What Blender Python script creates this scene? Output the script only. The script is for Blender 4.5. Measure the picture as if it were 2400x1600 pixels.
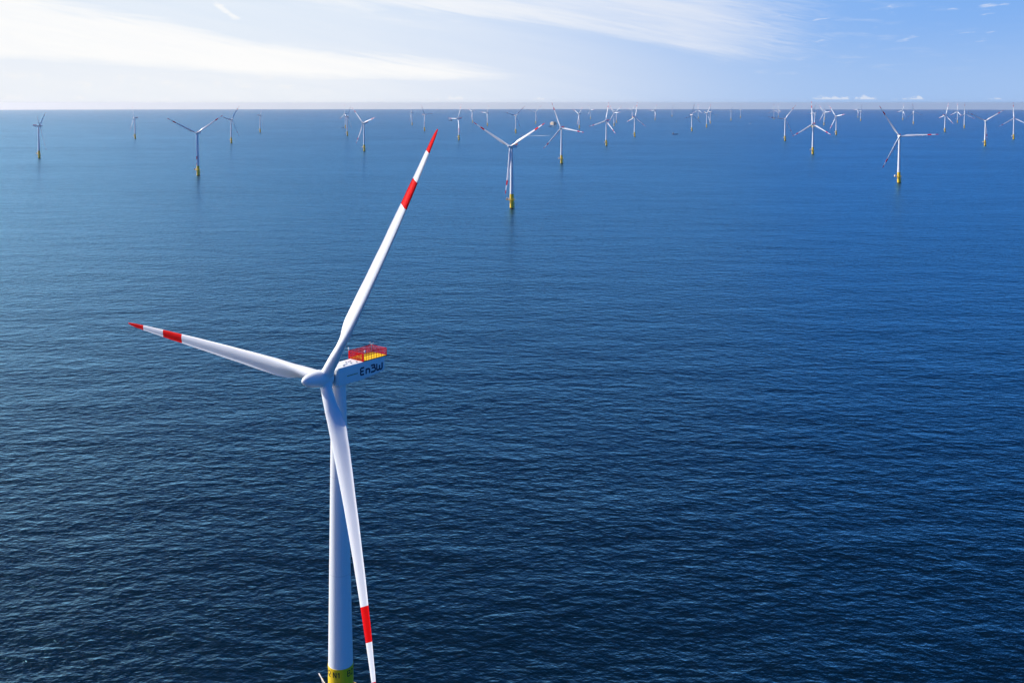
import bpy, bmesh, math, random
from math import sin, cos, pi, radians
from mathutils import Matrix, Vector

random.seed(7)
scene = bpy.context.scene
for o in list(bpy.data.objects):
    bpy.data.objects.remove(o)
COL = scene.collection

# ------------------------------------------------------------------ camera, sky, sun, exposure
CAM_H = 134.45            # metres above the sea
R_EARTH = 7.4e6           # earth radius with refraction: gives the real dip of the horizon
cam_d = bpy.data.cameras.new("camera")
cam_d.sensor_width = 36.0
cam_d.lens = 36.0 * 2345.67 / 2400.0
cam_d.shift_y = -(800.0 - 339.4) / 2400.0
cam_d.clip_start = 1.0
cam_d.clip_end = 120000.0
cam = bpy.data.objects.new("camera", cam_d)
COL.objects.link(cam)
cam.location = (0, 0, CAM_H)
cam.rotation_euler = (radians(90 - 2.3817), 0, 0)
scene.camera = cam

SUN_AZ = radians(-73.0)   # measured from +Y towards +X
SUN_EL = radians(37.0)
SUN_DIR = Vector((sin(SUN_AZ) * cos(SUN_EL), cos(SUN_AZ) * cos(SUN_EL), sin(SUN_EL)))
sun_d = bpy.data.lights.new("sun", 'SUN')
sun_d.energy = 5.0
sun_d.angle = radians(0.53)
sun_d.color = (1.0, 0.94, 0.85)
sun = bpy.data.objects.new("sun", sun_d)
COL.objects.link(sun)
sun.rotation_euler = (-SUN_DIR).to_track_quat('-Z', 'Y').to_euler()
sun.location = (0, 0, 400)

scene.view_settings.view_transform = 'Standard'
scene.view_settings.look = 'None'
scene.view_settings.exposure = 0.35
scene.view_settings.gamma = 1.0
scene.cycles.use_denoising = True
scene.cycles.max_bounces = 6
scene.cycles.volume_bounces = 0
scene.cycles.sample_clamp_indirect = 4.0


class NT:
    """small helper to write node trees"""
    def __init__(self, tree):
        self.t = tree

    def n(self, kind, **kw):
        nd = self.t.nodes.new(kind)
        for k, v in kw.items():
            setattr(nd, k, v)
        return nd

    def put(self, sock, v):
        if hasattr(v, "is_linked"):
            self.t.links.new(v, sock)
        else:
            sock.default_value = v

    def m(self, op, a, b=None, c=None, clamp=False):
        nd = self.n('ShaderNodeMath', operation=op, use_clamp=clamp)
        for i, v in enumerate((a, b, c)):
            if v is not None:
                self.put(nd.inputs[i], v)
        return nd.outputs[0]

    def vm(self, op, a, b=None, out=0, scale=None):
        nd = self.n('ShaderNodeVectorMath', operation=op)
        self.put(nd.inputs[0], a)
        if b is not None:
            self.put(nd.inputs[1], b)
        if scale is not None:
            self.put(nd.inputs['Scale'], scale)
        return nd.outputs[out]

    def step(self, v, a, b):
        nd = self.n('ShaderNodeMapRange', interpolation_type='SMOOTHSTEP')
        self.put(nd.inputs[0], v)
        self.put(nd.inputs[1], a)
        self.put(nd.inputs[2], b)
        return nd.outputs[0]

    def noise(self, vec, scale, detail=2.0, rough=0.5, dist=0.0):
        nd = self.n('ShaderNodeTexNoise')
        self.put(nd.inputs['Vector'], vec)
        self.put(nd.inputs['Scale'], scale)
        nd.inputs['Detail'].default_value = detail
        nd.inputs['Roughness'].default_value = rough
        nd.inputs['Distortion'].default_value = dist
        return nd

    def xyz(self, x, y, z=0.0):
        nd = self.n('ShaderNodeCombineXYZ')
        for i, v in enumerate((x, y, z)):
            self.put(nd.inputs[i], v)
        return nd.outputs[0]

    def mix(self, f, a, b):
        nd = self.n('ShaderNodeMix', data_type='RGBA')
        self.put(nd.inputs[0], f)
        self.put(nd.inputs[6], a)
        self.put(nd.inputs[7], b)
        return nd.outputs[2]

    def curve(self, v, pts):
        """piecewise-linear curve through pts [(x, y)] as chained map ranges"""
        nd = self.n('ShaderNodeFloatCurve')
        x0, x1 = pts[0][0], pts[-1][0]
        ys = [p[1] for p in pts]
        y0, y1 = min(ys), max(ys)
        mp = nd.mapping
        cv = mp.curves[0]
        while len(cv.points) < len(pts):
            cv.points.new(0.5, 0.5)
        for p, (x, y) in zip(cv.points, pts):
            p.location = ((x - x0) / (x1 - x0), (y - y0) / (y1 - y0))
        mp.update()
        t = self.m('DIVIDE', self.m('SUBTRACT', v, x0), x1 - x0, clamp=True)
        self.put(nd.inputs['Value'], t)
        return self.m('MULTIPLY_ADD', nd.outputs[0], y1 - y0, y0)


world = bpy.data.worlds.new("World")
scene.world = world
world.use_nodes = True
world.node_tree.nodes.clear()
W = NT(world.node_tree)
sky = W.n('ShaderNodeTexSky', sky_type='NISHITA')
sky.sun_disc = False
sky.sun_elevation = SUN_EL
sky.sun_rotation = SUN_AZ
sky.altitude = 100.0
sky.air_density = 1.0
sky.dust_density = 0.6
sky.ozone_density = 4.0
geo = W.n('ShaderNodeTexCoord')
sep = W.n('ShaderNodeSeparateXYZ')
W.t.links.new(geo.outputs['Generated'], sep.inputs[0])
dx, dy, dz = sep.outputs
hyp = W.m('SQRT', W.m('ADD', W.m('MULTIPLY', dx, dx), W.m('MULTIPLY', dy, dy)))
azim = W.m('ARCTAN2', dx, dy)                       # compass angle from +Y
azd = W.m('MULTIPLY', azim, 180 / pi)
eld = W.m('MULTIPLY', W.m('ARCTAN2', dz, hyp), 180 / pi)
front = W.step(dy, 0.0, 0.25)
# cloud positions: degrees of azimuth and of elevation
q_ae = W.xyz(azd, eld, 0.0)
n_a = W.noise(W.xyz(W.m('MULTIPLY_ADD', eld, 1.6, W.m('MULTIPLY', azd, 0.22)), W.m('MULTIPLY_ADD', azd, 0.085, W.m('MULTIPLY', eld, 1.1)), 3.0), 1.0, 5.0, 0.62, 0.4)
n_b = W.noise(W.xyz(W.m('MULTIPLY', azd, 0.42), W.m('MULTIPLY', eld, 2.6), 9.0), 1.0, 5.0, 0.6)
na = W.m('SUBTRACT', n_a.outputs[0], 0.5)
nb = W.m('SUBTRACT', n_b.outputs[0], 0.5)
elt = W.m('MULTIPLY_ADD', azd, 0.19, eld)             # runs along the streaks, which fall to the right
n_s = W.noise(W.xyz(W.m('MULTIPLY', azd, 0.10), W.m('MULTIPLY', elt, 1.25), 4.0), 1.0, 7.0, 0.62, 0.5)
n_t = W.noise(W.xyz(W.m('MULTIPLY', azd, 0.45), W.m('MULTIPLY', elt, 5.5), 8.0), 1.0, 5.0, 0.65, 0.8)
fib = W.m('MULTIPLY_ADD', n_t.outputs[0], 0.35, n_s.outputs[0])
# 1. the broad white veil low in the sky, thinning out to the right
top1 = W.curve(azd, [(-90, 12.0), (-60, 9.0), (-29, 6.6), (-24.5, 5.75), (-19.4, 5.05), (-15.5, 4.15), (-9.5, 3.45), (-3.0, 2.75), (3, 1.9), (9, 1.3)])
bot1 = W.curve(azd, [(-90, 2.5), (-27, 2.1), (-20, 1.75), (-9.5, 1.2), (0, 1.1), (9, 1.0)])
n_v = W.noise(W.xyz(W.m('MULTIPLY', azd, 0.13), W.m('MULTIPLY', W.m('MULTIPLY_ADD', azd, 0.14, eld), 1.9), 14.0), 1.0, 7.0, 0.62, 0.5)
e1 = W.m('ADD', eld, W.m('MULTIPLY', W.m('SUBTRACT', n_v.outputs[0], 0.5), 2.0))
veil = W.m('MULTIPLY', W.step(W.m('SUBTRACT', top1, e1), -0.15, 1.15), W.step(W.m('SUBTRACT', W.m('ADD', eld, W.m('MULTIPLY', nb, 0.5)), bot1), -0.25, 0.55))
veil = W.m('MULTIPLY', veil, W.step(azd, 8.0, -5.0))
# 2. streaked cirrus sheet above it, right edge at about 13 degrees
low2 = W.curve(azd, [(-60, 11.0), (-18, 6.3), (-14, 5.65), (-8, 4.7), (0, 4.2), (4, 3.75), (8, 2.95), (13.6, 2.15), (19.5, 2.55), (24, 3.4), (40, 6.0)])
e2 = W.m('ADD', eld, W.m('MULTIPLY', W.m('SUBTRACT', n_s.outputs[0], 0.5), 2.2))
cir = W.step(W.m('SUBTRACT', e2, low2), -0.5, 1.3)
cir = W.m('MULTIPLY', cir, W.step(W.m('ADD', azd, W.m('MULTIPLY', W.m('SUBTRACT', n_t.outputs[0], 0.5), 9.0)), 18.5, 9.5))
cir = W.m('MULTIPLY', cir, W.step(eld, 13.0, 6.5))
cir = W.m('MULTIPLY', cir, W.m('MULTIPLY_ADD', W.step(fib, 0.40, 0.86), 0.38, 0.60))
# thin remains of the sheet to the right
thin = W.m('MULTIPLY', W.step(n_b.outputs[0], 0.5, 0.8), W.m('MULTIPLY', W.step(azd, 30.0, 14.0), W.step(eld, 0.8, 2.2)))
thin = W.m('MULTIPLY', thin, 0.35)
thin = W.m('MAXIMUM', thin, W.m('MULTIPLY', W.m('MULTIPLY', W.step(azd, 18.0, -2.0), W.step(eld, 9.0, 6.0)), W.m('MULTIPLY_ADD', n_s.outputs[0], 0.35, 0.16)))
# 3. one curled wisp hanging from the top of the picture
wl = W.m('SUBTRACT', azd, W.m('MULTIPLY_ADD', W.m('SUBTRACT', 5.9, eld), 1.15, -16.9))
wl = W.m('ADD', wl, W.m('MULTIPLY', na, 1.3))
wisp = W.m('MULTIPLY', W.step(W.m('ABSOLUTE', wl), 0.5, 0.05), W.m('MULTIPLY', W.step(eld, 4.2, 4.8), W.step(n_b.outputs[0], 0.3, 0.55)))
# 4. small fair-weather cumulus along the horizon
n_c = W.noise(W.xyz(W.m('MULTIPLY', azd, 0.55), 5.3, 1.0), 1.0, 3.0, 0.6)
n_d = W.noise(W.xyz(W.m('MULTIPLY', azd, 2.2), W.m('MULTIPLY', eld, 3.2), 7.0), 1.0, 4.0, 0.62)
ctop = W.m('MULTIPLY_ADD', W.m('SUBTRACT', n_d.outputs[0], 0.5), 0.75, W.m('MULTIPLY_ADD', W.step(n_c.outputs[0], 0.46, 0.72), 0.28, 0.16))
cum = W.m('MULTIPLY', W.step(W.m('SUBTRACT', ctop, eld), -0.03, 0.1), W.step(eld, 0.16, 0.24))
cum = W.m('MULTIPLY', cum, W.step(n_c.outputs[0], 0.44, 0.56))
n_e = W.noise(W.xyz(W.m('MULTIPLY', azd, 0.9), W.m('MULTIPLY', eld, 2.4), 2.0), 1.0, 5.0, 0.65)
puff = W.m('MULTIPLY', W.step(n_e.outputs[0], 0.5, 0.68), W.m('MULTIPLY', W.m('MULTIPLY', W.step(eld, 0.35, 0.8), W.step(eld, 2.0, 1.2)), W.step(azd, -4.0, -14.0)))
# 5. little streaks in the blue part
n_f = W.noise(W.xyz(W.m('MULTIPLY', azd, 0.5), W.m('MULTIPLY_ADD', azd, -0.22, W.m('MULTIPLY', eld, 2.4)), 21.0), 1.0, 4.0, 0.6)
strk = W.m('MULTIPLY', W.step(n_f.outputs[0], 0.6, 0.74), W.m('MULTIPLY', W.step(azd, 8.0, 14.0), W.step(eld, 2.2, 4.0)))
strk = W.m('MULTIPLY', strk, 0.55)

SKY_K = 0.10
# unseen dome, tinted to blue the shade; deep opposite the sun, paler towards it
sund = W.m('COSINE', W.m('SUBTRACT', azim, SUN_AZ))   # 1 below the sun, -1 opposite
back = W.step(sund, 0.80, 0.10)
tint = W.mix(back, (0.26, 0.60, 1.05, 1), (0.004, 0.48, 1.32, 1))
dome = W.vm('SCALE', W.vm('MULTIPLY', sky.outputs[0], tint), scale=SKY_K)
# unseen dome: blue added low away from the sun, darkened above, for sea reflections
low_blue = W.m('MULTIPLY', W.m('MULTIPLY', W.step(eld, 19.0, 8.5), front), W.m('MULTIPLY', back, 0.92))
dome = W.mix(W.m('MULTIPLY', W.m('MULTIPLY', W.step(eld, 16.0, 36.0), front), 0.6), dome, (0.004, 0.03, 0.10, 1))
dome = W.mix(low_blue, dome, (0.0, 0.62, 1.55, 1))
band = W.mix(W.step(azd, -18.0, 24.0), (0.66, 0.78, 0.94, 1), (0.225, 0.445, 0.88, 1))
col = W.mix(W.m('MULTIPLY', W.step(eld, 7.8, 5.4), front), dome, band)
hazecol = W.mix(W.step(azd, -18.0, 22.0), (0.80, 0.85, 0.93, 1), (0.37, 0.55, 0.87, 1))
col = W.mix(W.m('MULTIPLY', W.m('MULTIPLY', W.step(eld, 5.5, 0.3), 0.95), front), col, hazecol)
cloudcol = W.mix(W.step(azd, -10.0, 16.0), (1.0, 0.995, 0.985, 1), (0.80, 0.84, 0.93, 1))
mask = W.m('MAXIMUM', W.m('MULTIPLY', veil, W.m('MULTIPLY_ADD', W.step(fib, 0.42, 0.85), 0.17, 0.78)), W.m('MAXIMUM', W.m('MULTIPLY', cir, 0.8), W.m('MAXIMUM', thin, W.m('MAXIMUM', W.m('MULTIPLY', wisp, 0.8), strk))))
mask = W.m('MULTIPLY', mask, front)
# bright cloud added unseen on the sun's side, to lighten the left water
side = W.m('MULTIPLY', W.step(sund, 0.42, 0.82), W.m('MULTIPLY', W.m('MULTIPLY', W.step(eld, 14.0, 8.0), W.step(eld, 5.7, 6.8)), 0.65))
added_glow = W.m('MULTIPLY', W.m('MULTIPLY', W.step(azd, -30.0, -40.0), W.step(sund, 0.5, 0.85)), W.m('MULTIPLY', W.step(eld, 9.0, 5.0), 0.9))  # unseen low glow, added beyond the left edge for the same water
side = W.m('MAXIMUM', side, added_glow)
col = W.mix(mask, col, cloudcol)
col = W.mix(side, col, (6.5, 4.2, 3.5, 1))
col = W.mix(W.m('MULTIPLY', W.m('MULTIPLY', puff, 0.5), front), col, (0.93, 0.93, 0.94, 1))
col = W.mix(W.m('MULTIPLY', W.m('MULTIPLY', cum, 0.55), front), col, (0.92, 0.92, 0.94, 1))
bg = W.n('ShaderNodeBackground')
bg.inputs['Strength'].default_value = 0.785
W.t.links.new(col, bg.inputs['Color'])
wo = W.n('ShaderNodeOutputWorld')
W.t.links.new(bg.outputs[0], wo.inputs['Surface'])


# ------------------------------------------------------------------ materials
def material(name):
    m = bpy.data.materials.new(name)
    m.use_nodes = True
    m.node_tree.nodes.clear()
    return m, NT(m.node_tree)


def finish(t, shader):
    o = t.n('ShaderNodeOutputMaterial')
    t.t.links.new(shader, o.inputs['Surface'])


def paint(name, colour, rough=0.4, dirt=0.06, dirt_scale=0.6, streak=1.0, spec=0.4):
    """painted steel or gelcoat with faint uneven weathering"""
    m, t = material(name)
    tc = t.n('ShaderNodeTexCoord')
    mp = t.n('ShaderNodeMapping')
    mp.inputs['Scale'].default_value = (1, 1, 0.25 * streak)
    t.t.links.new(tc.outputs['Object'], mp.inputs[0])
    nz = t.noise(mp.outputs[0], dirt_scale, 5.0, 0.6)
    f = t.m('MULTIPLY', t.step(nz.outputs[0], 0.4, 0.75), dirt * 3.0)
    c = t.mix(f, (*colour, 1), (*[v * 0.72 for v in colour], 1))
    p = t.n('ShaderNodeBsdfPrincipled')
    t.put(p.inputs['Base Color'], c)
    t.put(p.inputs['Roughness'], t.m('MULTIPLY_ADD', nz.outputs[0], 0.16, rough - 0.08))
    p.inputs['Specular IOR Level'].default_value = spec
    finish(t, p.outputs[0])
    return m


RED = (0.60, 0.004, 0.008)
WHITE = (0.77, 0.80, 0.81)
YELLOW = (0.90, 0.60, 0.003)
M_WHITE = paint("white_paint", WHITE, 0.38, 0.05)
def make_tower_material():
    """white coat, section joints and faint run-off streaks"""
    m, t = material("tower_paint")
    tc = t.n('ShaderNodeTexCoord')
    sp = t.n('ShaderNodeSeparateXYZ')
    t.t.links.new(tc.outputs['Object'], sp.inputs[0])
    mp = t.n('ShaderNodeMapping')
    mp.inputs['Scale'].default_value = (1.3, 1.3, 0.045)
    t.t.links.new(tc.outputs['Object'], mp.inputs[0])
    nz = t.noise(mp.outputs[0], 1.0, 5.0, 0.65)
    f = t.m('MULTIPLY', t.step(nz.outputs[0], 0.45, 0.8), 0.4)
    c = t.mix(f, (*WHITE, 1), (0.63, 0.62, 0.58, 1))
    seam = None
    for z in (38.2, 58.4):
        k = t.step(t.m('ABSOLUTE', t.m('SUBTRACT', sp.outputs[2], z)), 0.12, 0.05)
        seam = k if seam is None else t.m('MAXIMUM', seam, k)
    c = t.mix(t.m('MULTIPLY', seam, 0.22), c, (0.35, 0.36, 0.36, 1))
    p = t.n('ShaderNodeBsdfPrincipled')
    t.put(p.inputs['Base Color'], c)
    p.inputs['Roughness'].default_value = 0.36
    p.inputs['Specular IOR Level'].default_value = 0.35
    finish(t, p.outputs[0])
    return m


M_TOWER = make_tower_material()
M_RED = paint("red_paint", RED, 0.5, 0.06, 1.5, 1.0, 0.1)
M_YEL = paint("deck_yellow_paint", YELLOW, 0.5, 0.08, 1.2)
M_GREY = paint("galvanised_steel", (0.42, 0.43, 0.44), 0.5, 0.1, 2.0)
M_PALE = paint("container_paint", (0.80, 0.81, 0.81), 0.5, 0.08, 1.5)
M_DARK = paint("dark_gap", (0.02, 0.022, 0.025), 0.6, 0.0)
M_NAVY = paint("logo_navy", (0.008, 0.010, 0.060), 0.45, 0.0)
M_STRIPE = paint("logo_ochre", (0.32, 0.24, 0.05), 0.45, 0.0)
M_BLACK = paint("marking_black", (0.015, 0.014, 0.012), 0.5, 0.0)
M_BEIGE = paint("platform_beige", (0.72, 0.62, 0.47), 0.55, 0.12, 0.2)
M_HULL = paint("hull_blue", (0.012, 0.035, 0.09), 0.35, 0.05)
M_CABIN = paint("cabin_white", (0.72, 0.74, 0.76), 0.4, 0.05)
M_GLASS = paint("window_dark", (0.02, 0.03, 0.04), 0.1, 0.0)


def make_blade_material():
    """white gelcoat with the two red bands painted round the outer blade"""
    m, t = material("blade_gelcoat")
    tc = t.n('ShaderNodeTexCoord')
    sp = t.n('ShaderNodeSeparateXYZ')
    t.t.links.new(tc.outputs['Object'], sp.inputs[0])
    z = sp.outputs[2]
    def above(v, e):
        return t.m('GREATER_THAN', v, e)
    band = t.m('MAXIMUM', above(z, 55.1), t.m('MULTIPLY', above(z, 42.7), t.m('LESS_THAN', z, 48.7)))
    mp = t.n('ShaderNodeMapping')
    mp.inputs['Scale'].default_value = (1.2, 1.2, 0.12)
    t.t.links.new(tc.outputs['Object'], mp.inputs[0])
    nz = t.noise(mp.outputs[0], 1.0, 5.0, 0.6)
    grime = t.m('MULTIPLY', t.step(nz.outputs[0], 0.42, 0.8), 0.22)
    wcol = t.mix(grime, (*WHITE, 1), (0.60, 0.605, 0.60, 1))
    rcol = t.mix(grime, (0.72, 0.0004, 0.0010, 1), (0.5, 0.002, 0.003, 1))
    p = t.n('ShaderNodeBsdfPrincipled')
    t.put(p.inputs['Base Color'], t.mix(band, wcol, rcol))
    p.inputs['Roughness'].default_value = 0.36
    t.put(p.inputs['Specular IOR Level'], t.m('MULTIPLY_ADD', band, -0.3, 0.36))
    finish(t, p.outputs[0])
    return m


def make_tp_material():
    """yellow paint, rust runs and the dark growth in the splash zone"""
    m, t = material("transition_yellow")
    tc = t.n('ShaderNodeTexCoord')
    sp = t.n('ShaderNodeSeparateXYZ')
    t.t.links.new(tc.outputs['Object'], sp.inputs[0])
    mp = t.n('ShaderNodeMapping')
    mp.inputs['Scale'].default_value = (1.6, 1.6, 0.12)
    t.t.links.new(tc.outputs['Object'], mp.inputs[0])
    nz = t.noise(mp.outputs[0], 1.0, 5.0, 0.65)
    c = t.mix(t.m('MULTIPLY', t.step(nz.outputs[0], 0.5, 0.78), 0.5), (*YELLOW, 1), (0.50, 0.25, 0.03, 1))
    wet = t.step(t.m('MULTIPLY_ADD', nz.outputs[0], 2.0, sp.outputs[2]), 3.2, 2.0)
    c = t.mix(wet, c, (0.03, 0.032, 0.02, 1))
    p = t.n('ShaderNodeBsdfPrincipled')
    t.put(p.inputs['Base Color'], c)
    p.inputs['Roughness'].default_value = 0.42
    finish(t, p.outputs[0])
    return m


M_BLADE = make_blade_material()
M_TP = make_tp_material()


def make_wave_group():
    """height of the sea surface in metres above its mean, for a position in metres"""
    g = bpy.data.node_groups.new("wave_height", 'ShaderNodeTree')
    g.interface.new_socket("Position", in_out='INPUT', socket_type='NodeSocketVector')
    g.interface.new_socket("Height", in_out='OUTPUT', socket_type='NodeSocketFloat')
    t = NT(g)
    gi, go = t.n('NodeGroupInput'), t.n('NodeGroupOutput')
    pos = gi.outputs[0]
    total = None
    # wave length across the crests, crest stretch, heading, height, detail
    for i, (lam, stretch, head, amp, det) in enumerate(((52.0, 2.2, 12, 1.9, 2.0), (12.0, 1.7, -16, 0.94, 2.0), (5.6, 1.55, 20, 0.80, 2.5), (2.1, 1.5, -6, 0.38, 2.0), (0.8, 1.3, 24, 0.11, 1.0))):
        mp = t.n('ShaderNodeMapping')
        t.t.links.new(pos, mp.inputs[0])
        mp.inputs['Location'].default_value = (17.3 * i, 5.1 * i, 3.7 * i)
        mp.inputs['Rotation'].default_value = (0, 0, radians(head))
        mp.inputs['Scale'].default_value = (1 / (lam * stretch), 1 / lam, 1.0)
        nz = t.noise(mp.outputs[0], 1.6, det, 0.5, 0.15)
        # sharpen the crests a little, as chop is
        v = t.m('POWER', nz.outputs[0], 1.25)
        h = t.m('MULTIPLY', v, amp)
        total = h if total is None else t.m('ADD', total, h)
    t.t.links.new(total, go.inputs[0])
    return g


def make_water():
    m, t = material("sea_water")
    grp = make_wave_group()
    ge = t.n('ShaderNodeNewGeometry')
    sp = t.n('ShaderNodeSeparateXYZ')
    t.t.links.new(ge.outputs['Position'], sp.inputs[0])
    flat = t.xyz(sp.outputs[0], sp.outputs[1], 0.0)
    d = 0.22
    hs = []
    for off in ((0, 0, 0), (d, 0, 0), (0, d, 0)):
        gn = t.n('ShaderNodeGroup')
        gn.node_tree = grp
        t.put(gn.inputs[0], t.vm('ADD', flat, off))
        hs.append(gn.outputs[0])
    # wind patches and slicks: the chop is a little stronger here, weaker there
    mp = t.n('ShaderNodeMapping')
    mp.inputs['Scale'].default_value = (1 / 900.0, 1 / 260.0, 1)
    mp.inputs['Rotation'].default_value = (0, 0, radians(-12))
    t.t.links.new(flat, mp.inputs[0])
    patch = t.noise(mp.outputs[0], 1.0, 4.0, 0.55, 0.6)
    mp2 = t.n('ShaderNodeMapping')
    mp2.inputs['Scale'].default_value = (1 / 150.0, 1 / 55.0, 1)
    mp2.inputs['Rotation'].default_value = (0, 0, radians(15))
    t.t.links.new(flat, mp2.inputs[0])
    gust = t.noise(mp2.outputs[0], 1.0, 3.0, 0.55, 0.8)
    amp = t.m('MULTIPLY_ADD', patch.outputs[0], 0.8, t.m('MULTIPLY_ADD', gust.outputs[0], 0.7, 0.25))
    sx = t.m('MULTIPLY', t.m('DIVIDE', t.m('SUBTRACT', hs[0], hs[1]), d), amp)
    sy = t.m('MULTIPLY', t.m('DIVIDE', t.m('SUBTRACT', hs[0], hs[2]), d), amp)
    nrm = t.vm('NORMALIZE', t.vm('ADD', ge.outputs['Normal'], t.xyz(sx, sy, 0.0)))
    fr = t.n('ShaderNodeFresnel')
    fr.inputs['IOR'].default_value = 1.333
    t.put(fr.inputs['Normal'], nrm)
    dif = t.n('ShaderNodeBsdfDiffuse')
    dif.inputs['Color'].default_value = (0.0003, 0.0058, 0.0125, 1)
    gl = t.n('ShaderNodeBsdfGlossy')
    gl.inputs['Color'].default_value = (0.31, 0.73, 1.0, 1)
    gl.inputs['Roughness'].default_value = 0.30
    t.put(gl.inputs['Normal'], nrm)
    # capillary-roughened water with smooth patches that flash in the sun
    gs = t.n('ShaderNodeBsdfGlossy')
    gs.inputs['Color'].default_value = gl.inputs['Color'].default_value
    gs.inputs['Roughness'].default_value = 0.11
    t.put(gs.inputs['Normal'], nrm)
    both = t.n('ShaderNodeMixShader')
    both.inputs[0].default_value = 0.25
    t.t.links.new(gl.outputs[0], both.inputs[1])
    t.t.links.new(gs.outputs[0], both.inputs[2])
    mx = t.n('ShaderNodeMixShader')
    t.put(mx.inputs[0], fr.outputs[0])
    t.t.links.new(dif.outputs[0], mx.inputs[1])
    t.t.links.new(both.outputs[0], mx.inputs[2])
    finish(t, mx.outputs[0])
    return m


M_SEA = make_water()

m_, t_ = material("wake_foam")
_tc = t_.n('ShaderNodeTexCoord')
_nz = t_.noise(_tc.outputs['Object'], 0.16, 4.0, 0.6)
_d = t_.n('ShaderNodeBsdfDiffuse')
t_.put(_d.inputs['Color'], t_.mix(t_.step(_nz.outputs[0], 0.3, 0.6), (0.35, 0.5, 0.6, 1), (0.82, 0.86, 0.88, 1)))
finish(t_, _d.outputs[0])
M_FOAM = m_


# ------------------------------------------------------------------ mesh helpers
class MB:
    def __init__(self):
        self.bm = bmesh.new()

    def box(self, c, s, rot=None):
        """box with centre c and size s"""
        mat = Matrix.Translation(Vector(c)) @ (rot.to_4x4() if rot else Matrix.Identity(4)) @ Matrix.Diagonal((*s, 1))
        bmesh.ops.create_cube(self.bm, size=1.0, matrix=mat)
        return self

    def bar(self, a, b, r, seg=6, r2=None):
        a, b = Vector(a), Vector(b)
        v = b - a
        rot = v.to_track_quat('Z', 'Y').to_matrix().to_4x4()
        bmesh.ops.create_cone(self.bm, cap_ends=True, segments=seg, radius1=r, radius2=r if r2 is None else r2, depth=v.length,
                              matrix=Matrix.Translation((a + b) / 2) @ rot)
        return self

    def lathe(self, prof, seg=32, mat=None, caps=True):
        """prof [(radius, z)] revolved about z, then moved by mat"""
        mat = mat or Matrix.Identity(4)
        rings = []
        for r, z in prof:
            if r < 1e-5:
                rings.append([self.bm.verts.new(mat @ Vector((0, 0, z)))])
            else:
                rings.append([self.bm.verts.new(mat @ Vector((r * cos(2 * pi * k / seg), r * sin(2 * pi * k / seg), z))) for k in range(seg)])
        for a, b in zip(rings, rings[1:]):
            for k in range(seg):
                k2 = (k + 1) % seg
                if len(a) == 1:
                    self.bm.faces.new((a[0], b[k2], b[k])) if len(b) > 1 else None
                elif len(b) == 1:
                    self.bm.faces.new((a[k], a[k2], b[0]))
                else:
                    self.bm.faces.new((a[k], a[k2], b[k2], b[k]))
        if caps:
            if len(rings[0]) > 1:
                self.bm.faces.new(rings[0][::-1])
            if len(rings[-1]) > 1:
                self.bm.faces.new(rings[-1])
        return self

    def loft(self, rings, caps=True):
        rv = [[self.bm.verts.new(p) for p in ring] for ring in rings]
        n = len(rv[0])
        for a, b in zip(rv, rv[1:]):
            for k in range(n):
                k2 = (k + 1) % n
                self.bm.faces.new((a[k], a[k2], b[k2], b[k]))
        if caps:
            self.bm.faces.new(rv[0][::-1])
            self.bm.faces.new(rv[-1])
        return self

    def quadstrip(self, left, right):
        lv = [self.bm.verts.new(p) for p in left]
        rv = [self.bm.verts.new(p) for p in right]
        for i in range(len(lv) - 1):
            self.bm.faces.new((lv[i], rv[i], rv[i + 1], lv[i + 1]))
        return self

    def mesh(self, name, mat, smooth=None):
        bmesh.ops.recalc_face_normals(self.bm, faces=self.bm.faces)
        me = bpy.data.meshes.new(name)
        self.bm.to_mesh(me)
        self.bm.free()
        me.materials.append(mat)
        if smooth is not None:
            for p in me.polygons:
                p.use_smooth = True
            me.set_sharp_from_angle(angle=radians(smooth))
        return me


def link(name, me, parent=None, label=None):
    o = bpy.data.objects.new(name, me)
    COL.objects.link(o)
    if parent is not None:
        o.parent = parent
    if label:
        o['label'] = label
    return o


def thing(name, loc, label, cat, group=None):
    o = bpy.data.objects.new(name, None)
    o.empty_display_size = 2.0
    COL.objects.link(o)
    o.location = loc
    o['label'] = label
    o['category'] = cat
    if group:
        o['group'] = group
    return o


def sea_z(x, y):
    return -(x * x + y * y) / (2 * R_EARTH)


# ------------------------------------------------------------------ the sea
def build_sea():
    bm = bmesh.new()
    seg = 288
    radii = [0.0]
    r = 30.0
    while r < 20000:
        radii.append(r)
        r *= 1.09
    while r < 54000:
        radii.append(r)
        r += 900
    centre = bm.verts.new((0, 0, 0))
    prev = None
    for r in radii[1:]:
        ring = [bm.verts.new((r * sin(2 * pi * k / seg), r * cos(2 * pi * k / seg), -r * r / (2 * R_EARTH))) for k in range(seg)]
        for k in range(seg):
            k2 = (k + 1) % seg
            if prev is None:
                bm.faces.new((centre, ring[k2], ring[k]))
            else:
                bm.faces.new((prev[k], prev[k2], ring[k2], ring[k]))
        prev = ring
    bmesh.ops.recalc_face_normals(bm, faces=bm.faces)
    me = bpy.data.meshes.new("sea")
    bm.to_mesh(me)
    bm.free()
    if me.polygons[0].normal.z < 0:
        me.flip_normals()
    for p in me.polygons:
        p.use_smooth = True
    me.materials.append(M_SEA)
    o = link("sea", me)
    o['kind'] = 'structure'
    o['label'] = 'dark blue open sea covered in small wind waves'
    return o


build_sea()

# ------------------------------------------------------------------ wind turbine: shared meshes
HUB_H, OVERHANG, TILT = 78.9, 3.8, 0.0945
TP_TOP, PLAT_Z = 19.04, 11.6
BLADE_R, CONE, BEND = 60.0, 0.0615, 3.43


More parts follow.
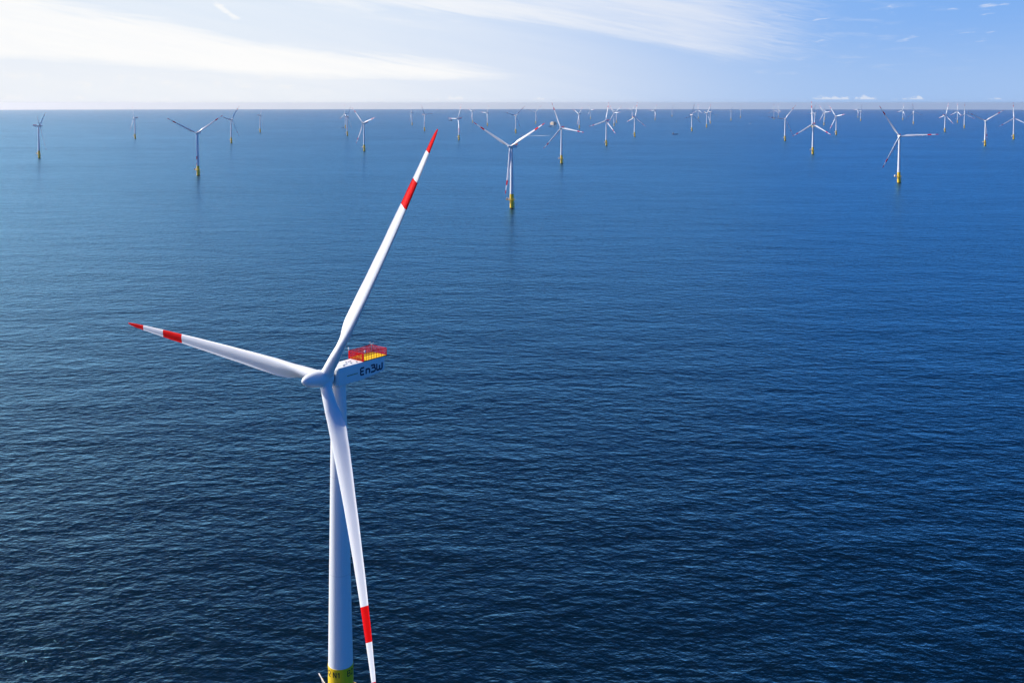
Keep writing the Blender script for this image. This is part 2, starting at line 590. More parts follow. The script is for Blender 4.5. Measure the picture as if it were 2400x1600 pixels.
def lerp(x, pts):
    for (x0, y0), (x1, y1) in zip(pts, pts[1:]):
        if x <= x1:
            f = max(0.0, (x - x0) / (x1 - x0))
            f = f * f * (3 - 2 * f) * 0.5 + f * 0.5
            return y0 + (y1 - y0) * f
    return pts[-1][1]


def blade_mesh(nsec=56, npt=36):
    chord = [(0.8, 2.3), (2.6, 2.3), (5, 2.55), (8, 3.2), (11, 3.85), (14, 3.9), (18, 3.65), (26, 3.1), (36, 2.5), (45, 1.92), (53, 1.3), (57.5, 0.86), (59.4, 0.6), (60, 0.3)]
    thick = [(0.8, 1.0), (2.6, 1.0), (5, 0.84), (8, 0.52), (11, 0.385), (15, 0.31), (22, 0.25), (36, 0.2), (60, 0.16)]
    twist = [(0.8, 33), (7.8, 32), (13.2, 14), (22, 9), (30, 6.5), (40, 3.8), (50, 2.0), (60, 0.5)]
    rings = []
    for i in range(nsec):
        f = i / (nsec - 1)
        r = 0.8 + (BLADE_R - 0.8) * (f ** 1.12 if f < 0.9 else f ** 1.12)
        c, th, be = lerp(r, chord), lerp(r, thick), radians(lerp(r, twist) + 1.0)
        w = min(1.0, max(0.0, (r - 2.6) / 8.4))
        w = w * w * (3 - 2 * w)
        yb = -(CONE * r + BEND * (r / BLADE_R) ** 2)
        ring = []
        for k in range(npt):
            a = 2 * pi * k / npt
            # circle: unit chord, centred on the pitch axis
            cx, cy = 0.5 * cos(a), 0.5 * sin(a)
            # airfoil: x from leading edge (0) to trailing edge (1)
            s = 0.5 * (1 - cos(a))
            yt = 5 * (0.2969 * math.sqrt(s) - 0.126 * s - 0.3516 * s * s + 0.2843 * s ** 3 - 0.1015 * s ** 4) + 0.035 * s
            if a <= pi:            # suction side (downwind)
                ay = yt * th * 1.12
            else:                  # pressure side, hollowed out towards the trailing edge
                ay = -yt * th * 0.88 + 0.055 * max(0.0, s - 0.42) * (1 - w * 0.0) * min(1, (1 - s) * 6 + 0.15) * 2.2 * (1 if r > 5 else 0)
            ax = 0.30 - s
            x = (cx * (1 - w) + ax * w) * c
            y = (cy * th * (1 - w) + ay * w) * c
            # leading edge turned upwind (-y) by the twist
            X = x * cos(be) + y * sin(be)
            Y = -x * sin(be) + y * cos(be)
            ring.append((X, Y + yb, r))
        rings.append(ring)
    mb = MB()
    mb.loft(rings)
    return mb.mesh("blade", M_BLADE, 50)


def hub_mesh():
    # revolved about the rotor axis; z of the profile runs forward
    prof = [(1.3, -1.3), (1.52, -1.26), (1.62, -1.05), (1.66, 0.0), (1.64, 1.2), (1.56, 2.4), (1.4, 3.5), (1.14, 4.5), (0.78, 5.2), (0.4, 5.6), (0.0, 5.75)]
    mb = MB()
    mb.lathe(prof, 40)
    for k in range(3):
        a = 2 * pi * k / 3
        d = Vector((sin(a), cos(a), 0))
        mb.bar(d * 0.6, d * 2.02, 1.27, 32)
    return mb.mesh("rotor_hub", M_WHITE, 40)


def tower_mesh():
    prof = []
    for i in range(25):
        z = TP_TOP + (77.0 - TP_TOP) * i / 24
        prof.append((2.53 + (1.5 - 2.53) * i / 24, z))
    prof += [(1.62, 77.02), (1.62, 77.5)]
    mb = MB()
    mb.lathe(prof, 64)
    return mb.mesh("tower", M_TOWER, 40)


def nacelle_mesh():
    def ring(y, hw, z0, z1, rc):
        pts = []
        for cx, cz, a0 in ((hw - rc, z1 - rc, 0), (-hw + rc, z1 - rc, 90), (-hw + rc, z0 + rc, 180), (hw - rc, z0 + rc, 270)):
            for k in range(6):
                a = radians(a0 + 18 * k)
                pts.append((cx + rc * cos(a), y, cz + rc * sin(a)))
        return pts
    secs = [(-2.05, 1.55, 77.75, 80.6, 0.5), (-2.0, 1.8, 77.6, 80.85, 0.5), (-1.8, 2.02, 77.45, 81.05, 0.3), (-1.5, 2.08, 77.38, 81.1, 0.2), (4.7, 2.08, 77.42, 81.1, 0.2),
            (8.5, 2.08, 77.72, 81.1, 0.2), (10.7, 2.05, 78.05, 81.08, 0.22), (11.15, 1.97, 78.25, 81.02, 0.25), (11.3, 1.8, 78.45, 80.85, 0.3)]
    mb = MB()
    mb.loft([ring(*s) for s in secs])
    return mb.mesh("nacelle", M_WHITE, 35)


def shaft_collar_mesh():
    mb = MB()
    mb.bar((0, -1.9, 79.1), (0, -2.75, 79.05), 1.2, 28)
    return mb.mesh("shaft_collar", M_DARK, 40)


def hoist_deck_mesh():
    mb = MB()
    mb.box((-0.05, 8.3, 81.2), (4.5, 6.5, 0.12))
    return mb.mesh("hoist_deck", M_YEL)


def hoist_rail_mesh():
    mb = MB()
    x0, x1, y0, y1, z0, z1 = -2.3, 2.2, 4.95, 11.5, 81.14, 82.72
    def run(a, b, step, w):
        a, b = Vector(a), Vector(b)
        n = max(1, round((b - a).length / step))
        for i in range(n + 1):
            p = a.lerp(b, i / n)
            mb.box((p.x, p.y, (z0 + z1) / 2), (w, w, z1 - z0))
    # closely barred panels on the far side and the back, open posts on the near side
    run((x0, y0, 0), (x0, y1, 0), 0.36, 0.115)
    run((x0, y1, 0), (x1, y1, 0), 0.36, 0.115)
    run((x0, y0, 0), (x1, y0, 0), 0.4, 0.1)
    run((x1, y0, 0), (x1, y1, 0), 0.72, 0.07)
    for z in (z1, z0 + 1.05, z0 + 0.55, z0 + 0.12):
        for a, b, w in (((x0, y0), (x0, y1), 0.075), ((x0, y1), (x1, y1), 0.075), ((x0, y0), (x1, y0), 0.07), ((x1, y0), (x1, y1), 0.045)):
            mb.box(((a[0] + b[0]) / 2, (a[1] + b[1]) / 2, z), (abs(a[0] - b[0]) + w, abs(a[1] - b[1]) + w, w * (1.5 if z == z1 else 1.0)))
    # gate braces on the front
    mb.bar((x0, y0, z0 + 0.1), (0.9, y0 + 0.02, z1 - 0.1), 0.06)
    mb.box((x0 + 0.2, y0, (z0 + z1) / 2), (0.5, 0.06, z1 - z0))
    mb.box((x1 - 0.35, y0, (z0 + z1) / 2), (0.45, 0.06, z1 - z0))
    return mb.mesh("hoist_railing", M_RED)


def beacon_mesh():
    mb = MB()
    mb.bar((0, 0, 0), (0, 0, 0.35), 0.05)
    mb.lathe([(0.0, 0.3), (0.17, 0.32), (0.17, 0.6), (0.1, 0.7), (0.0, 0.72)], 12)
    return mb.mesh("beacon", M_PALE, 40)


def mast_mesh():
    mb = MB()
    mb.bar((0, 0, 0), (0, 0, 2.1), 0.04)
    mb.bar((-0.5, 0, 1.9), (0.5, 0, 1.9), 0.03)
    for s in (-0.5, 0.5):
        mb.bar((s, 0, 1.9), (s, 0, 2.2), 0.03)
        mb.box((s, 0.1, 2.22), (0.16, 0.3, 0.1))
    return mb.mesh("weather_mast", M_GREY)


def roof_hatch_mesh():
    mb = MB()
    mb.box((0.0, 0, 0.06), (1.1, 0.9, 0.14))
    mb.bar((-0.4, -0.35, 0.16), (0.4, -0.35, 0.16), 0.03)
    return mb.mesh("roof_hatch", M_PALE)


def roof_fitting_mesh():
    mb = MB()
    mb.box((0, 0, 0.08), (0.28, 0.28, 0.16))
    mb.bar((0, 0, 0.16), (0, 0, 0.3), 0.07)
    return mb.mesh("roof_fitting", M_GREY)


def tp_mesh():
    mb = MB()
    mb.lathe([(2.6, -9), (2.6, TP_TOP)], 64)
    return mb.mesh("transition_piece", M_TP, 40)


def platform_mesh():
    mb = MB()
    mb.lathe([(2.62, PLAT_Z - 0.3), (4.4, PLAT_Z - 0.22), (4.5, PLAT_Z - 0.2), (4.5, PLAT_Z), (2.62, PLAT_Z)], 36, caps=False)
    mb.box((-5.6, 0.4, PLAT_Z - 0.12), (3.4, 3.6, 0.22))
    for k in range(8):
        a = 2 * pi * (k + 0.5) / 8
        d = Vector((cos(a), sin(a), 0))
        mb.bar(d * 2.6 + Vector((0, 0, PLAT_Z - 1.9)), d * 4.2 + Vector((0, 0, PLAT_Z - 0.3)), 0.12)
    return mb.mesh("access_platform", M_YEL, 40)


def platform_rail_mesh():
    mb = MB()
    path = []
    for k in range(33):
        a = radians(200 + 320 * k / 32)
        path.append(Vector((4.42 * cos(a), 4.42 * sin(a), 0)))
    path = [Vector((-7.2, -1.3, 0)), Vector((-4.3, -1.3, 0))] + path + [Vector((-4.2, 2.1, 0)), Vector((-7.2, 2.1, 0)), Vector((-7.2, -1.3, 0))]
    for a, b in zip(path, path[1:]):
        for z in (0.55, 1.12):
            mb.bar(a + Vector((0, 0, PLAT_Z + z)), b + Vector((0, 0, PLAT_Z + z)), 0.045, 5)
        mb.bar(a + Vector((0, 0, PLAT_Z)), a + Vector((0, 0, PLAT_Z + 1.12)), 0.04, 5)
        n = int((b - a).length / 1.2)
        for i in range(1, n):
            p = a.lerp(b, i / n)
            mb.bar(p + Vector((0, 0, PLAT_Z)), p + Vector((0, 0, PLAT_Z + 1.12)), 0.04, 5)
    return mb.mesh("platform_railing", M_YEL)


def container_mesh():
    mb = MB()
    mb.box((-5.7, 0.5, PLAT_Z + 1.35), (2.6, 2.4, 2.6))
    for k in range(6):
        mb.box((-6.6 + 0.36 * k, -0.72, PLAT_Z + 1.35), (0.12, 0.07, 2.3))
    mb.box((-5.7, 0.5, PLAT_Z + 2.72), (2.75, 2.55, 0.14))
    return mb.mesh("equipment_cabin", M_PALE)


def davit_mesh():
    mb = MB()
    b = Vector((-2.0, -3.4, PLAT_Z))
    mb.bar(b, b + Vector((0, 0, 2.6)), 0.16, 10)
    mb.bar(b + Vector((0, 0, 2.5)), b + Vector((-1.9, -1.1, 3.5)), 0.12, 8)
    mb.bar(b + Vector((0, 0, 1.2)), b + Vector((-1.1, -0.64, 3.0)), 0.06, 6)
    return mb.mesh("davit_crane", M_PALE, 40)


def ladder_mesh():
    mb = MB()
    for y in (-0.9, 0.9):
        mb.bar((3.5, y, -5), (3.5, y, 8.5), 0.25, 10)
        mb.bar((2.4, y, 7.6), (3.5, y, 7.6), 0.18, 8)
        mb.bar((2.4, y, 2.5), (3.5, y, 2.5), 0.18, 8)
    for y in (-0.28, 0.28):
        mb.bar((3.1, y, -3), (3.1, y, PLAT_Z + 0.9), 0.06, 6)
    for k in range(50):
        z = -2.8 + 0.33 * k
        mb.bar((3.1, -0.28, z), (3.1, 0.28, z), 0.025, 4)
    return mb.mesh("boat_landing", M_TP, 40)


# lettering: strokes of a given width laid on a surface
def arc(cx, cy, r, a0, a1, n=7):
    return [(cx + r * cos(radians(a0 + (a1 - a0) * i / n)), cy + r * sin(radians(a0 + (a1 - a0) * i / n))) for i in range(n + 1)]


def resample(path, step):
    out = [path[0]]
    for a, b in zip(path, path[1:]):
        L = math.dist(a, b)
        n = max(1, int(math.ceil(L / step)))
        out += [(a[0] + (b[0] - a[0]) * i / n, a[1] + (b[1] - a[1]) * i / n) for i in range(1, n + 1)]
    return out


def stroke(mb, path, width, place, step=0.15):
    path = resample(path, step)
    L, R = [], []
    for i, p in enumerate(path):
        a = path[max(0, i - 1)]
        b = path[min(len(path) - 1, i + 1)]
        tx, ty = b[0] - a[0], b[1] - a[1]
        l = math.hypot(tx, ty) or 1
        nx, ny = -ty / l * width / 2, tx / l * width / 2
        L.append(place(p[0] + nx, p[1] + ny))
        R.append(place(p[0] - nx, p[1] - ny))
    mb.quadstrip(L, R)


def logo_mesh():
    """the operator's four rounded letters along the nacelle side"""
    mb = MB()
    X = 2.088
    lay = [0.0]
    def place_at(y0, z0):
        def place(u, v):
            lay[0] += 0.00002
            return (X + lay[0], y0 + u, z0 + v)
        return place
    w = 0.36
    # E: two hooked bows opening to the rear
    p = place_at(4.0, 78.52)
    h, ww, r = 1.36, 1.15, 0.24
    stroke(mb, [(ww, h)] + arc(0.16 + r, h - r, r, 90, 180) + arc(0.16 + r, h / 2 + r, r, 180, 270) + [(ww * 0.9, h / 2)], w, p, 0.1)
    stroke(mb, [(ww * 0.9, h / 2)] + arc(0.16 + r, h / 2 - r, r, 90, 180) + arc(0.16 + r, r, r, 180, 270) + [(ww, 0)], w, p, 0.1)
    # n
    p = place_at(5.68, 78.42)
    stroke(mb, [(0.05, 0), (0.05, 0.95), (0.6, 0.95)] + arc(0.72, 0.65, 0.3, 90, 0) + [(1.02, 0)], w, p, 0.1)
    # B without its stem
    p = place_at(7.12, 78.5)
    r = 0.27
    stroke(mb, [(0.0, 1.38), (0.75, 1.38)] + arc(0.8, 1.38 - r, r, 90, -90) + [(0.18, 1.38 - 2 * r)], w, p, 0.1)
    stroke(mb, [(0.6, 1.38 - 2 * r)] + arc(0.82, 0.42, 0.42, 90, -90) + [(-0.02, 0.0)], w, p, 0.1)
    # W as two cups
    p = place_at(8.72, 78.55)
    stroke(mb, [(0.05, 1.38), (0.05, 0.3)] + arc(0.32, 0.3, 0.28, 180, 270) + [(0.5, 0.02)] + arc(0.55, 0.3, 0.28, 270, 360) + [(0.83, 1.0)], w, p, 0.1)
    stroke(mb, [(0.83, 0.3)] + arc(1.11, 0.3, 0.28, 180, 270) + [(1.25, 0.02)] + arc(1.32, 0.3, 0.28, 270, 360) + [(1.6, 1.38)], w, p, 0.1)
    return mb.mesh("lettering", M_NAVY)


def stripe_mesh():
    mb = MB()
    mb.quadstrip([(2.087, 0.4 + 0.3 * i, 79.17) for i in range(11)], [(2.087, 0.4 + 0.3 * i, 79.0) for i in range(11)])
    return mb.mesh("line_marking", M_STRIPE)


def marking_mesh(cam_az, rep):
    """B2 N1 in black round the yellow ring, three times"""
    mb = MB()
    R = 2.6
    lay = [0.0]
    glyph = {
        'B': [[(0, 0), (0, 1.1), (0.35, 1.1)] + arc(0.38, 0.84, 0.26, 90, -90) + [(0.0, 0.58)], [(0.3, 0.58)] + arc(0.4, 0.29, 0.29, 90, -90) + [(0, 0)]],
        '2': [arc(0.33, 0.78, 0.32, 170, -30) + [(0.02, 0.0), (0.68, 0.0)]],
        'N': [[(0, 0), (0, 1.1)], [(0.02, 1.08), (0.62, 0.02)], [(0.64, 0), (0.64, 1.1)]],
        '1': [[(0.02, 0.82), (0.3, 1.06)], [(0.3, 1.1), (0.3, 0)]],
    }
    ccw = cam_az
    for ch, ang in (('B', 32), ('2', 53), ('N', 85), ('1', 106)):
        a0 = radians(ang + rep)
        def place(u, v, a0=a0):
            lay[0] += 0.000004
            a = ccw + a0 + u / R
            return ((R + 0.016 + lay[0]) * sin(a), -(R + 0.016 + lay[0]) * cos(a), 17.36 + v)
        for s in glyph[ch]:
            stroke(mb, s, 0.21, place, 0.12)
    return mb.mesh("lettering", M_BLACK)


ME = dict(blade=blade_mesh(), rotor_hub=hub_mesh(), tower=tower_mesh(), nacelle=nacelle_mesh(), hoist_deck=hoist_deck_mesh(), shaft_collar=shaft_collar_mesh(), hoist_railing=hoist_rail_mesh(),
          beacon=beacon_mesh(), weather_mast=mast_mesh(), transition_piece=tp_mesh(), access_platform=platform_mesh(), platform_railing=platform_rail_mesh(),
          equipment_cabin=container_mesh(), davit_crane=davit_mesh(), boat_landing=ladder_mesh(), roof_hatch=roof_hatch_mesh(), roof_fitting=roof_fitting_mesh())


def pose_rotor(hub, blades, yaw, phi):
    """set hub and blades for a yaw (0 = facing the camera side, plus = to the left) and a blade angle, in degrees"""
    Z = Matrix.Rotation(-radians(yaw), 4, 'Z')
    n = Vector((0, -cos(TILT), sin(TILT)))
    h = Vector((1, 0, 0))
    v = Vector((0, sin(TILT), cos(TILT)))
    c = Vector((0, 0, HUB_H)) + n * OVERHANG
    def frame(x, y, z, p):
        return Z @ Matrix(((x.x, y.x, z.x, p.x), (x.y, y.y, z.y, p.y), (x.z, y.z, z.z, p.z), (0, 0, 0, 1)))
    for k, b in enumerate(blades):
        a = radians(phi + 120 * k)
        b.matrix_local = frame(h * cos(a) - v * sin(a), -n, h * sin(a) + v * cos(a), c)
    a = radians(phi)
    # hub mesh: its z is the rotor axis, its y points along the first blade
    yb = h * sin(a) + v * cos(a)
    hub.matrix_local = frame(yb.cross(n), yb, n, c)


def make_turbine(x, y, yaw, phi, label, full=True):
    root = thing("wind_turbine", (x, y, sea_z(x, y)), label, "wind turbine", "offshore wind turbines standing in the sea")
    tp = link("transition_piece", ME['transition_piece'], root)
    link("access_platform", ME['access_platform'], tp)
    link("tower", ME['tower'], root)
    nac = link("nacelle", ME['nacelle'], root)
    nac.rotation_euler = (0, 0, -radians(yaw))
    if full:
        for nm in ('platform_railing', 'equipment_cabin', 'davit_crane', 'boat_landing'):
            link(nm, ME[nm], tp)
        for nm in ('hoist_deck', 'hoist_railing', 'shaft_collar'):
            link(nm, ME[nm], nac)
        for px, py in ((-2.3, 4.95), (2.2, 5.3)):
            b = link("beacon", ME['beacon'], nac)
            b.location = (px, py, 82.75)
    hub = link("rotor_hub", ME['rotor_hub'], root)
    blades = [link("blade", ME['blade'], root) for _ in range(3)]
    pose_rotor(hub, blades, yaw, phi)
    return root, tp, nac, hub, blades


# ------------------------------------------------------------------ the turbine close by
NEAR_XY = (-35.39, 202.06)
NEAR_YAW = math.degrees(0.6623)
near, near_tp, near_nac, near_hub, near_blades = make_turbine(*NEAR_XY, NEAR_YAW, math.degrees(0.5832), 'huge near white wind turbine with red banded blades and letters on its nacelle')
link("lettering", logo_mesh(), near_nac)
link("line_marking", stripe_mesh(), near_nac)
for rep_deg in (-120, 0, 120):
    link("lettering", marking_mesh(math.atan2(-NEAR_XY[0], NEAR_XY[1]), rep_deg), near_tp)
for ch in near_tp.children:
    if not ch.name.startswith("lettering"):
        ch.rotation_euler = (0, 0, radians(-80))     # the cabin of this one stands round the back
o = link("weather_mast", ME['weather_mast'], near_nac)
o.location = (-1.7, 10.9, 81.2)
for px, py in ((0.3, 1.2), (-0.9, 3.3)):
    o = link("roof_hatch", ME['roof_hatch'], near_nac)
    o.location = (px, py, 81.09)
for px, py in ((1.3, 0.2), (0.9, 2.6), (-0.3, 2.3), (-1.5, 1.2), (1.2, 3.9)):
    o = link("roof_fitting", ME['roof_fitting'], near_nac)
    o.location = (px, py, 81.09)

# ------------------------------------------------------------------ the turbines of the park: x, y, yaw, blade angle, label
PARK = [
    (-1153.5, 2437.9, -104.0, 57.0, 'leftmost turbine in the photo, nacelle seen side-on, one blade brightly lit'),
    (-1429.4, 3792.6, 62.0, 93.0, 'small far turbine, second from the left edge, one thin blade reaching above the horizon'),
    (-580.2, 1845.8, 2.0, 57.0, 'tallest turbine left of the near one, facing us with blades in a wide Y'),
    (-946.1, 3370.1, -68.0, 39.0, 'turbine just right of the leftmost Y-shaped one, white blade up to the horizon'),
    (-1160.1, 4607.4, -102.0, 51.0, 'small dark turbine seen edge-on, alone, both upper blades close together'),
    (-680.9, 4135.5, -84.0, 39.0, 'front one of the overlapping pair left of the near turbine tip, dark blade up'),
    (-895.4, 5377.7, 60.0, 0.0, 'rear half hidden one of the overlapping pair, small boat at its foot'),
    (-412.6, 2789.9, 42.0, 75.0, 'turbine left of the red blade tip, dark nacelle, one blade hanging to its left'),
    (-612.2, 6131.2, 78.0, 75.0, 'faint pale turbine left of the red blade tip, pair of blades in a small V'),
    (-423.2, 4840.7, -60.0, 84.0, 'turbine right behind the red blade tip, one blade level to the right'),
    (-193.8, 3643.2, 58.0, 30.0, 'turbine just right of the red blade tip, dark boat beside its level left blade'),
    (-271.4, 6897.3, 60.0, 51.0, 'barely visible far turbine just left of the big middle turbine blade tip'),
    (-146.5, 5953.2, 60.0, 33.0, 'faint turbine above the left blade of the big middle turbine'),
    (16.7, 4498.0, -24.0, 45.0, 'turbine right behind the hub of the big middle turbine, white blade up right'),
    (157.7, 6630.0, 20.0, 45.0, 'faint far turbine just left of the beige platform, blade hanging beside its tower'),
    (110.1, 2222.2, 28.0, 99.0, 'white turbine in front of the beige platform, red banded blade leaning up left'),
    (356.0, 5293.4, 66.0, 54.0, 'far turbine right of the beige platform, blades in a V above a dark nacelle'),
    (682.6, 8704.1, 50.0, 87.0, 'faint far turbine right of the V-shaped one, blade leaning down left'),
    (296.9, 3148.6, 40.0, 12.0, 'tripod shaped white turbine right of the beige platform, one blade up'),
    (599.4, 5875.2, 48.0, 87.0, 'far turbine behind the tripod shaped one by the platform, white blade level right'),
    (722.3, 6930.0, 38.0, 51.0, 'faint turbine overlapping the one with the level blade, pale blade up right'),
    (490.5, 4002.6, -130.0, 111.0, 'turbine showing the white back of its nacelle, left of the lone dark boat'),
    (1061.0, 8833.8, 50.0, 45.0, 'tiny far turbine overlapping the white nacelle back one, pale blade over the horizon'),
    (1145.9, 8020.1, 60.0, 33.0, 'small pale far turbine, alone, third to the left of the lone dark hulled boat'),
    (1627.6, 10183.8, -50.0, 36.0, 'tiny far turbine right above the lone dark hulled boat'),
    (867.5, 4827.1, -30.0, 12.0, 'tent shaped turbine with two short low blades, right of the lone dark boat'),
    (1670.0, 8972.2, 50.0, 0.0, 'thin faint far turbine standing right behind the tent shaped one'),
    (1083.3, 5571.6, -104.0, 81.0, 'front one of a crossed pair, dark nacelle and white blade up right'),
    (1323.5, 6679.0, -40.0, 117.0, 'rear one of a crossed pair, white blade pointing low right'),
    (1711.4, 7821.6, -70.0, 54.0, 'first turbine right of the crossed pair, blades slanting on its right'),
    (2113.0, 9254.3, -56.0, 114.0, 'small far turbine, second right of the crossed pair, before a wide gap'),
    (2219.7, 8481.4, 30.0, 0.0, 'thin far turbine behind the level blade tip, first after the wide gap'),
    (2625.4, 9871.6, 60.0, 3.0, 'tiny far turbine topped by a short level white bar, second after the wide gap'),
    (972.1, 3561.9, 12.0, 36.0, 'white turbine with blades level left, up right and down right'),
    (790.9, 2629.1, 38.0, 117.0, 'big white tripod shaped turbine with one blade straight up over the horizon'),
    (1745.4, 5773.9, -50.0, 66.0, 'far turbine right behind the straight-up blade of the big tripod one, pale blade up right'),
    (1683.6, 5616.7, -34.0, 27.0, 'far turbine hidden behind the tower of the big tripod one, dark blades crossing it'),
    (1914.6, 6141.5, 56.0, 84.0, 'far turbine with a thick white blade level right, right of the big tripod one'),
    (2616.2, 8373.4, -50.0, 90.0, 'very far turbine overlapping the one with the thick level blade'),
    (1379.2, 4256.9, 64.0, 81.0, 'turbine shaped like a gallows, one blade level right, white foot at the waterline'),
    (3310.3, 9579.2, 80.0, 27.0, 'left one of two tiny far turbines close together, left of the largest right-hand turbine'),
    (2661.9, 7643.4, -38.0, 9.0, 'right one of two tiny far turbines close together, a blade leaning down towards its neighbour'),
    (649.3, 1676.1, 16.0, 87.0, 'largest turbine on the right side, one blade level right, yellow base'),
    (3162.2, 8098.8, 70.0, 18.0, 'thin far turbine just right of the hub of the largest right-hand turbine'),
    (2584.5, 6445.0, 0.0, 111.0, 'far turbine above a long level white blade, its own blade slanting down left'),
    (2038.4, 4711.4, -106.0, 105.0, 'turbine showing its white nacelle side, bright blade up, past a level blade tip'),
    (3119.6, 7010.2, 70.0, 3.0, 'thin far turbine with a blade straight up, crossed by its right neighbour low blade'),
    (2445.5, 5410.6, 16.0, 0.0, 'small turbine like an upright tripod, its low blade touching the large Y-shaped right neighbour'),
    (1493.9, 3158.4, 16.0, 57.0, 'white turbine with blades in a wide Y and yellow base, second from the right edge'),
    (-0.3, 1271.1, 30.0, 60.0, 'big middle turbine, blades with red bands in a wide Y, one hanging down'),
    (1871.5, 3732.1, 30.0, 117.0, 'white turbine at the right edge of the photo, one blade cut off by the frame'),
]
for x, y, yaw, phi, label in PARK:
    make_turbine(x, y, yaw, phi, label, full=(y < 5000))


# ------------------------------------------------------------------ substation platform
def build_platform(x, y):
    root = thing("offshore_platform", (x, y, sea_z(x, y)), 'beige boxy substation platform on legs, far out among the turbines', 'platform')
    root.rotation_euler = (0, 0, radians(-48))
    mb = MB()
    mb.box((0, 0, 17.5), (28, 24, 15))
    mb.box((-2, 0, 26.5), (18, 18, 3.2))
    for k in range(7):
        mb.box((-12.6 + 4.2 * k, -12.2, 17.5), (0.7, 0.6, 14.9))
    mb.box((0, -12.1, 15.0), (28.6, 0.8, 0.5))
    mb.box((0, -12.1, 20.0), (28.6, 0.8, 0.5))
    link("topside", mb.mesh("topside", M_BEIGE), root)
    for sx in (-10, 10):
        for sy in (-9, 9):
            mb = MB()
            mb.bar((sx, sy, -8), (sx, sy, 10.2), 1.6, 16)
            o = link("leg", mb.mesh("leg", M_GREY, 40), root)
    mb = MB()
    mb.box((0, 0, 9.6), (30, 26, 0.7))
    link("cellar_deck", mb.mesh("cellar_deck", M_GREY), root)
    mb = MB()
    mb.bar((10, 4, 25), (10, 4, 31), 0.8, 10)
    mb.bar((10, 4, 30.5), (-4, -2, 33), 0.5, 6)
    link("crane", mb.mesh("crane", M_DARK), root)


build_platform(240.7, 5819.2)


# ------------------------------------------------------------------ boats
def make_boat(x, y, heading, L, hull_mat, cabin_mat, label, cabin_at=0.2, cabin_h=0.16):
    root = thing("boat", (x, y, sea_z(x, y)), label, 'boat', 'work boats under way among the turbines')
    root.rotation_euler = (0, 0, heading)      # bow along local +x
    Wd, D = L * 0.24, L * 0.10
    rings = []
    for i in range(13):
        f = i / 12
        xx = (f - 0.5) * L
        hw = Wd / 2 * (1 if f < 0.55 else max(0.02, 1 - ((f - 0.55) / 0.45) ** 2.0)) * (0.92 + 0.08 * min(1, f * 4))
        zt = D * (1 + 0.55 * max(0, f - 0.45) ** 1.5 * 2)
        rings.append([(xx, -hw, zt), (xx, -hw * 0.86, -0.3 * D), (xx, 0, -0.6 * D), (xx, hw * 0.86, -0.3 * D), (xx, hw, zt)])
    mb = MB()
    mb.loft(rings)
    link("hull", mb.mesh("hull", hull_mat, 40), root)
    mb = MB()
    cx = (cabin_at - 0.5) * L
    mb.box((cx, 0, D + L * cabin_h * 0.5), (L * 0.28, Wd * 0.74, L * cabin_h))
    mb.box((cx + L * 0.02, 0, D + L * (cabin_h + 0.04)), (L * 0.17, Wd * 0.6, L * 0.09))
    cab = link("cabin", mb.mesh("cabin", cabin_mat), root)
    mb = MB()
    mb.box((cx + L * 0.021, 0, D + L * (cabin_h + 0.05)), (L * 0.172, Wd * 0.61, L * 0.035))
    link("window", mb.mesh("window", M_GLASS), cab)
    mb = MB()
    mb.bar((cx - L * 0.04, 0, D + L * cabin_h), (cx - L * 0.06, 0, D + L * (cabin_h + 0.22)), L * 0.008, 6)
    mb.bar((cx - L * 0.05, -Wd * 0.2, D + L * (cabin_h + 0.15)), (cx - L * 0.05, Wd * 0.2, D + L * (cabin_h + 0.15)), L * 0.006, 6)
    link("mast", mb.mesh("mast", M_GREY), root)
    return root


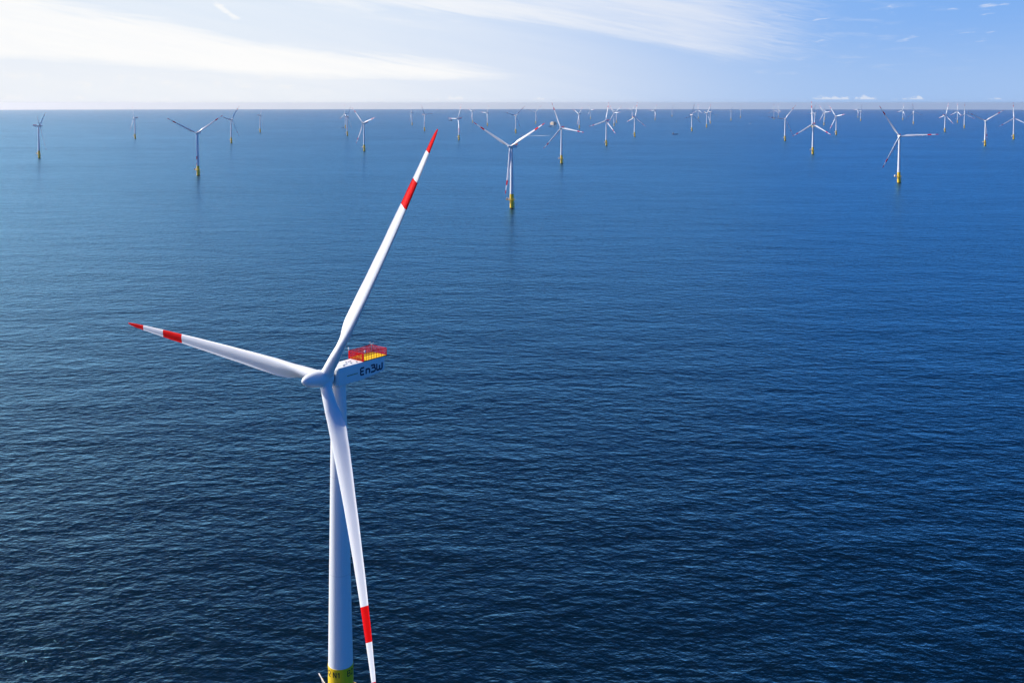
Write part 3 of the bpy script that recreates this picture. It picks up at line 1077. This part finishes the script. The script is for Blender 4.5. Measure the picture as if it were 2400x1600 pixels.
def make_wake(x, y, heading, L, w0, w1, label):
    """foam trail lying on the water behind a boat"""
    mb = MB()
    ca, sa = cos(heading), sin(heading)
    Lf, Rt = [], []
    n = 28
    for i in range(n + 1):
        f = i / n
        hw = (w0 + (w1 - w0) * f) * 0.5 * (0.8 + 0.4 * random.random()) * (1 - 0.5 * max(0, f - 0.7) / 0.3)
        for s, out in ((1, Lf), (-1, Rt)):
            px, py = x - ca * L * f - sa * hw * s, y - sa * L * f + ca * hw * s
            out.append((px, py, sea_z(px, py) + 0.25))
    mb.quadstrip(Lf, Rt)
    me = mb.mesh("wake", M_FOAM)
    if me.polygons[0].normal.z < 0:
        me.flip_normals()
    o = link("wake", me)
    o['label'] = label
    o['kind'] = 'stuff'
    o['category'] = 'wake'


make_boat(-484.5, 7871.0, pi, 29, M_HULL, M_HULL, 'low dark boat far out under the turbine just right of the red blade tip')
make_boat(704.6, 4324.6, 0.0, 24, M_HULL, M_CABIN, 'dark hulled boat with a pale wheelhouse, alone on open water')
make_boat(-934.1, 5511.4, pi + 0.3, 15, M_HULL, M_HULL, 'small dark boat beside the foot of the rear one of two overlapping turbines')
make_boat(218.8, 5765.0, pi, 18, M_HULL, M_HULL, 'dark supply boat lying just beside the beige platform')
make_boat(38.0, 4151.0, pi, 16, M_CABIN, M_CABIN, 'white speedboat pulling a long straight white wake')
make_boat(1595.5, 6710.8, pi - 0.4, 13, M_CABIN, M_CABIN, 'tiny pale boat far out between two loose clusters of turbines')
make_wake(46.0, 4151.0, pi + 0.1, 112, 22, 38, 'straight white foam wake behind the speedboat')
make_wake(-927.0, 5511.0, pi, -36, 14, 24, 'short pale wake beside the small dark boat')


# ------------------------------------------------------------------ sea air: thin even haze over the water
def build_haze():
    mb = MB()
    top, bottom, half = 152.0, sea_z(54200, 0) - 1.5, 54600.0
    mb.box((0, 0, (top + bottom) / 2), (2 * half, 2 * half, top - bottom))
    m, t = material("haze")
    v = t.n('ShaderNodeVolumePrincipled')
    v.inputs['Color'].default_value = (0.82, 0.92, 1.0, 1)
    v.inputs['Density'].default_value = HAZE_DENSITY
    v.inputs['Anisotropy'].default_value = 0.5
    o = t.n('ShaderNodeOutputMaterial')
    t.t.links.new(v.outputs[0], o.inputs['Volume'])
    ob = link("haze", mb.mesh("haze", m))
    ob['kind'] = 'stuff'
    ob['label'] = 'thin pale sea haze veiling the far turbines and horizon'
    ob['category'] = 'haze'


HAZE_DENSITY = 2.0e-5
build_haze()
